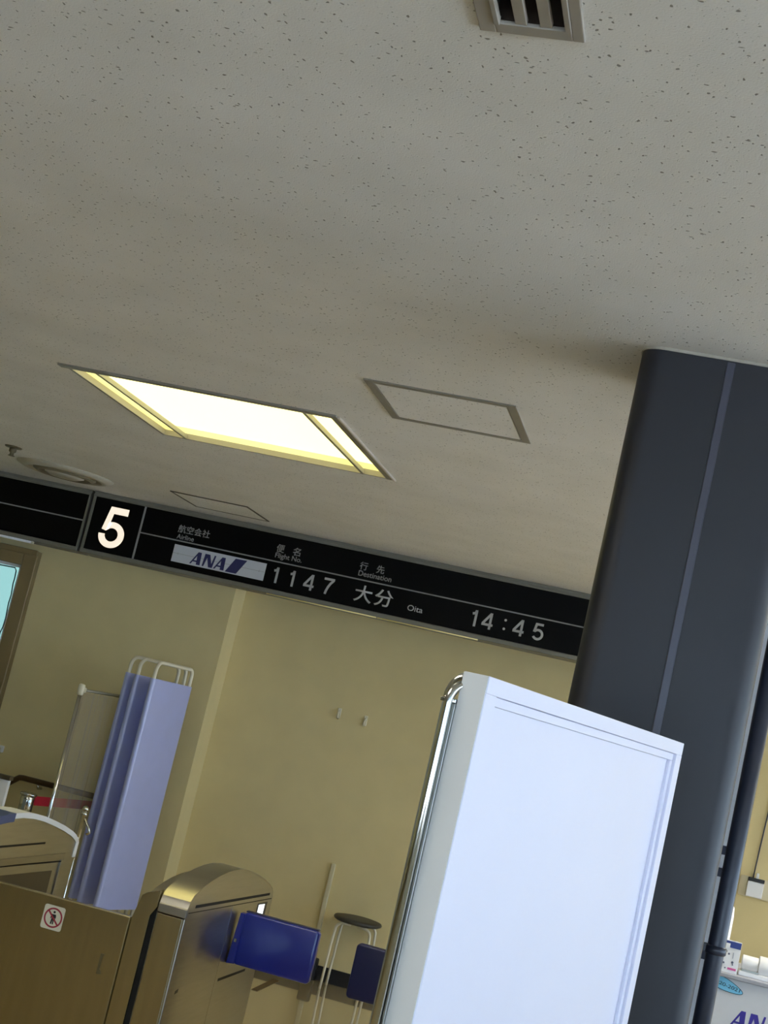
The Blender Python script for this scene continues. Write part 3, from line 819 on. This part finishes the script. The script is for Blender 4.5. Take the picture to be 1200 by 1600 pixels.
# ------------------------------------------------------------------ folding screen
t = thing('folding_screen', 'folded blue medical screen on white tube frames by the back wall', 'screen', (-3.05, 8.55, 0))
def screen_panel(pl_, pr_, shade):
    a = Vector(pl_); b = Vector(pr_); d = (b - a).normalized()
    wdt = (b - a).length
    path = [(a.x, a.y, .03), (a.x, a.y, 1.62)]
    r = .05
    for k in range(1, 8):
        an = k / 7 * PI / 2
        q = a + d * r * (1 - math.cos(an)); path.append((q.x, q.y, 1.645 + (r + .01) * math.sin(an)))
    for k in range(0, 8):
        an = k / 7 * PI / 2
        q = b - d * r * .6 * (1 - math.sin(an)); path.append((q.x, q.y, 1.665 + (r - .01) * math.cos(an)))
    path += [(b.x, b.y, 1.62), (b.x, b.y, .03)]
    fr_ = MB().tube(path, .0115, 12).build('tube_frame', M_cream, t)
    n = Vector((-d.y, d.x))
    pts = []
    R_ = .0185
    for c_, s in ((b, 1), (a, -1)):
        for k in range(9):
            an = -PI / 2 + PI * k / 8
            v = c_ + d * s * R_ * math.cos(an) + n * s * R_ * math.sin(an)
            pts.append((v.x, v.y))
    smooth_by_angle(MB().prism(pts, 'Z', .228, 1.602).build('fabric', M_fabric, t), 40)
    for c_ in (a, b):
        MB().lathe((c_.x, c_.y, 0), [(.018, 0), (.018, .03), (.012, .034)], 12).build('foot', M_base, fr_)
P0 = Vector((-3.095, 8.40))
def ray_pt(Xat84, y): return (Xat84 / 8.4 * y, y)
screen_panel(ray_pt(-3.088, 8.40), ray_pt(-2.862, 8.76), 0)
screen_panel(ray_pt(-3.192, 8.46), ray_pt(-2.900, 8.83), 1)
screen_panel(ray_pt(-3.252, 8.55), ray_pt(-2.946, 8.91), 2)

# ------------------------------------------------------------------ clear vinyl partition, posts, belt, rail, desk
VX, VA, VB = -3.36, 8.02, 8.84
t = thing('vinyl_partition', 'clear vinyl sheet hung on a thin steel pole beside the blue screen', 'partition', (VX, (VA + VB) / 2, 0))
for y in (VA, VB):
    MB().tube([(VX, y, .012), (VX, y, 1.442)], .011, 12).build('pole', M_chrome, t)
    MB().lathe((VX, y, 0), [(.028, 0), (.028, .008), (.013, .014)], 20).build('base', M_alu, t)
MB().tube([(VX, VA, 1.447), (VX, VB, 1.447)], .009, 10).build('top_rail', M_lampfin, t)
MB().lathe((VX, VA, 1.415), [(.015, 0), (.019, .01), (.021, .035), (.019, .06), (.01, .066)], 14).box(VX - .014, VX + .014, VA, VA + .05, 1.432, 1.462, bev=.006).build('corner_joint', M_cream, t)
vs = bmesh.new()
N = 30
rows = []
for j in range(12):
    z = .12 + (1.435 - .12) * j / 11
    rows.append([vs.verts.new((VX + .010 * math.sin(i * .9 + .25 * j) * (1 - j / 14) + .005 * math.sin(i * 2.1), VA + .014 + (VB - VA - .028) * i / N, z)) for i in range(N + 1)])
for ra_, rb_ in zip(rows, rows[1:]):
    for i in range(N):
        vs.faces.new((ra_[i], ra_[i + 1], rb_[i + 1], rb_[i])).smooth = True
mb = MB(); mb._merge(vs)
mb.build('clear_sheet', M_vinyl, t)

BP = (-3.555, 8.13, 0)
t = thing('belt_barrier_post', 'chrome crowd post with wide head and red belt behind the left gate', 'stanchion', BP)
MB().lathe(BP, [(.11, 0), (.11, .012), (.05, .03), (.028, .034), (.028, .69)], 28).build('post', M_chrome, t)
MB().lathe(BP, [(.036, .69), (.040, .695), (.040, .778), (.038, .782), (.048, .786), (.050, .796), (.046, .802), (.01, .804)], 28).build('head', M_chrome, t)
bl = MB()
b0, b1 = Vector((-3.545, 8.168)), Vector((-3.388, 8.79))
db = (b1 - b0).normalized(); nb = Vector((-db.y, db.x)) * .0012
bl.prism([tuple(b0 + nb), tuple(b1 + nb), tuple(b1 - nb), tuple(b0 - nb)], 'Z', .732, .786)
bl.build('belt', M_red, t)
t = thing('rope_post', 'slim chrome rope post with ball top and side hook beside blue screen', 'stanchion', (-2.880, 7.33, 0))
MB().lathe((-2.880, 7.33, 0), [(.14, 0), (.14, .012), (.04, .03), (.0115, .035), (.0115, .84), (.017, .845), (.017, .86), (.010, .865)], 24).build('post', M_chrome, t)
MB().lathe((-2.880, 7.33, .878), [(.004, -.017), (.014, -.011), (.0185, 0), (.014, .012), (.004, .018)], 18).build('ball_top', M_chrome, t)
MB().tube([(-2.880, 7.33, .845), (-2.86, 7.33, .815), (-2.838, 7.33, .79), (-2.828, 7.33, .765), (-2.842, 7.33, .755)], .007, 8).build('hook', M_chrome, t)

t = thing('handrail', 'dark wooden handrail bending downwards along the back wall at left', 'handrail', (-3.6, YL - .06, .6))
MB().tube([(-4.36, YL - .07, .55), (-4.10, YL - .07, .765), (-4.085, YL - .07, .776), (-4.06, YL - .07, .779), (-3.9, YL - .07, .779), (-3.36, YL - .07, .779)], .019, 12).build('rail', M_wood, t)
for x in (-3.95, -3.42):
    MB().tube([(x, YL, .735), (x, YL - .05, .735), (x, YL - .07, .762)], .008, 8).build('bracket', M_chrome, t)
t = thing('wall_switch', 'tiny white switch box on the wall below the glazed door frame', 'switch', (-4.29, YL, .92))
box('box', M_white, t, -4.306, -4.274, YL - .03, YL, .898, .942, bev=.003)
box('button', M_cream, t, -4.296, -4.284, YL - .033, YL - .029, .912, .928, bev=.001)
t = thing('low_partition', 'white upright panel with dark top edge, cut off by left edge', 'partition', (-3.8, 7.52, 0))
box('panel', M_white, t, -4.2, -3.412, 7.50, 7.53, .03, .902, bev=.002)
box('top_cap', mat('dark_desk_top', (70, 62, 44), .5, var=.05), t, -4.21, -3.405, 7.49, 7.54, .902, .925, bev=.002)
for x in (-4.15, -3.50):
    box('foot', M_alu, t, x, x + .05, 7.38, 7.65, 0, .03, bev=.003)
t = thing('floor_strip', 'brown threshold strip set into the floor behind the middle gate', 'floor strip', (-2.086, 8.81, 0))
box('strip', mat('brown_strip', (92, 70, 36), .5, var=.08), t, -2.105, -2.067, 8.57, 9.05, 0, .003, bev=.001)  # thin dark brown strip laid on the floor

# ------------------------------------------------------------------ counter and its things at the right edge
t = thing('white_counter', 'white check-in counter with indigo letters at the lower right corner', 'counter', (.75, 6.25, 0))
CY = 6.0
box('front_panel', M_plate, t, .19, 1.30, CY, CY + .03, 0, 1.018, bev=.002)
box('body', M_plate, t, .20, 1.29, CY + .031, CY + .5, 0, 1.0, bev=.002)
box('worktop', mat('counter_grey_top', (160, 162, 172), .55, var=.02), t, .18, 1.31, CY - .012, CY + .52, 1.018, 1.034, bev=.003)
lt = MB()
airline_mark(.376, .850, .062, CY, M_purple, t, M_purple)
t2 = thing('blue_card', 'light blue tapered card reading 2021 fixed to the white counter front', 'card', (.33, CY - .004, .96))
el = []
for k in range(40):
    a = 2 * PI * k / 40
    ex, ez = .075 * math.cos(a), (.0225 + .006 * (-math.cos(a))) * math.sin(a)
    an = math.radians(-14)
    el.append((.330 + ex * math.cos(an) - ez * math.sin(an), .9925 + ex * math.sin(an) + ez * math.cos(an)))
MB().prism(el, 'Y', CY - .003, CY - .0002).build('card', M_sky, t2)
ol = MB(); stroke_poly(ol, el + [el[0]], .0022, CY - .0036, CY - .0029); ol.build('outline', M_skyline, t2)
o = text('lettering', '2020-2021', M_skyline, t2, -.052, -.006, 0, .0135, width=.108, thick=.0006, bold=.01)
o.location = (0, 0, 0)
for v in o.data.vertices:
    q = Vector(v.co) + Vector((.33, CY - .004, .96))
    an = math.radians(-9)
    x_, z_ = q.x, q.z
    v.co = Vector((.336 + x_ * math.cos(an) - z_ * math.sin(an), CY - .003 + q.y, .9895 + x_ * math.sin(an) + z_ * math.cos(an))) - Vector((.33, CY - .004, .96))
t = thing('notice_stand', 'small white notice with navy header standing on the counter', 'notice', (.33, 6.03, 1.034))
box('sheet', M_white, t, .285, .368, 6.02, 6.026, 1.034, 1.155, bev=.001)
nh = MB().box(.286, .367, 6.0185, 6.0201, 1.128, 1.152).build('header', M_headblue, t)
MB().box(.300, .326, 6.018, 6.0186, 1.122, 1.143).build('white_patch', M_white, nh)
box('pink_band', M_pink, t, .331, .363, 6.0185, 6.0201, 1.046, 1.054)
for x, z, s in ((.316, 1.112, .004), (.327, 1.104, .004), (.313, 1.068, .004), (.345, 1.075, .005), (.322, 1.05, .003), (.347, 1.067, .003)):
    MB().prism([(x + s * math.cos(k * PI / 4), z + s * math.sin(k * PI / 4)) for k in range(8)], 'Y', 6.0187, 6.0201).build('icon', M_inkgrey, t)
MB().box(.343, .3445, 6.0187, 6.0201, 1.09, 1.112).build('icon', M_inkgrey, t)
box('foot', M_white, t, .300, .356, 6.026, 6.075, 1.034, 1.040, bev=.001)
t = thing('roll_dispenser', 'white paper roll printer with round ends on the white counter', 'printer', (.43, 6.09, 1.034))
def xcyl(x0, x1, r, yc, zc, nm, m, n=24):
    return smooth_by_angle(MB().prism([(yc + r * math.cos(2 * PI * k / n), zc + r * math.sin(2 * PI * k / n)) for k in range(n)], 'X', x0, x1, bev=.003).build(nm, m, t), 40)
xcyl(.383, .452, .030, 6.085, 1.080, 'roll', M_white)
xcyl(.446, .53, .040, 6.085, 1.080, 'end_drum', M_white)
box('base', M_white, t, .376, .54, 6.04, 6.13, 1.034, 1.052, bev=.003)
box('cutter', M_alu, t, .385, .450, 6.040, 6.046, 1.052, 1.060, bev=.001)
t = thing('dispenser_bottle', 'white rounded dispenser bottle half hidden behind the dark pipe', 'dispenser', (.295, 6.28, 1.034))
MB().lathe((.295, 6.28, 1.034), [(.034, 0), (.036, .02), (.038, .12), (.038, .19), (.034, .225), (.022, .245), (.008, .252)], 24).build('bottle', M_white, t)
MB().lathe((.295, 6.28, 1.284), [(.009, 0), (.009, .012), (.004, .014)], 12).build('nozzle', M_white, t)

t = thing('wall_socket', 'cream wall plate with white card reader and thin cord on back wall', 'socket', (.60, YB, 1.21))
smooth_by_angle(MB().prism(rrect(.492, .74, 1.150, 1.270, .016), 'Y', YB - .012, YB, bev=.003).build('plate', M_beigeplate, t), 40)
rd = MB().box(.538, .634, YB - .036, YB - .011, 1.155, 1.246, bev=.004).build('reader', M_white, t)
MB().box(.538, .634, YB - .040, YB - .011, 1.247, 1.268, bev=.003).build('reader_top', M_base, t)
MB().tube([(.566, YB - .02, 1.262), (.567, YB - .01, 1.30), (.572, YB - .006, 1.45), (.580, YB - .006, 1.65), (.590, YB - .006, 2.3)], .004, 8).build('cord', M_bracket, t)
MB().box(.580, .596, YB - .03, YB - .012, 1.262, 1.300, bev=.003).build('plug', M_white, t)
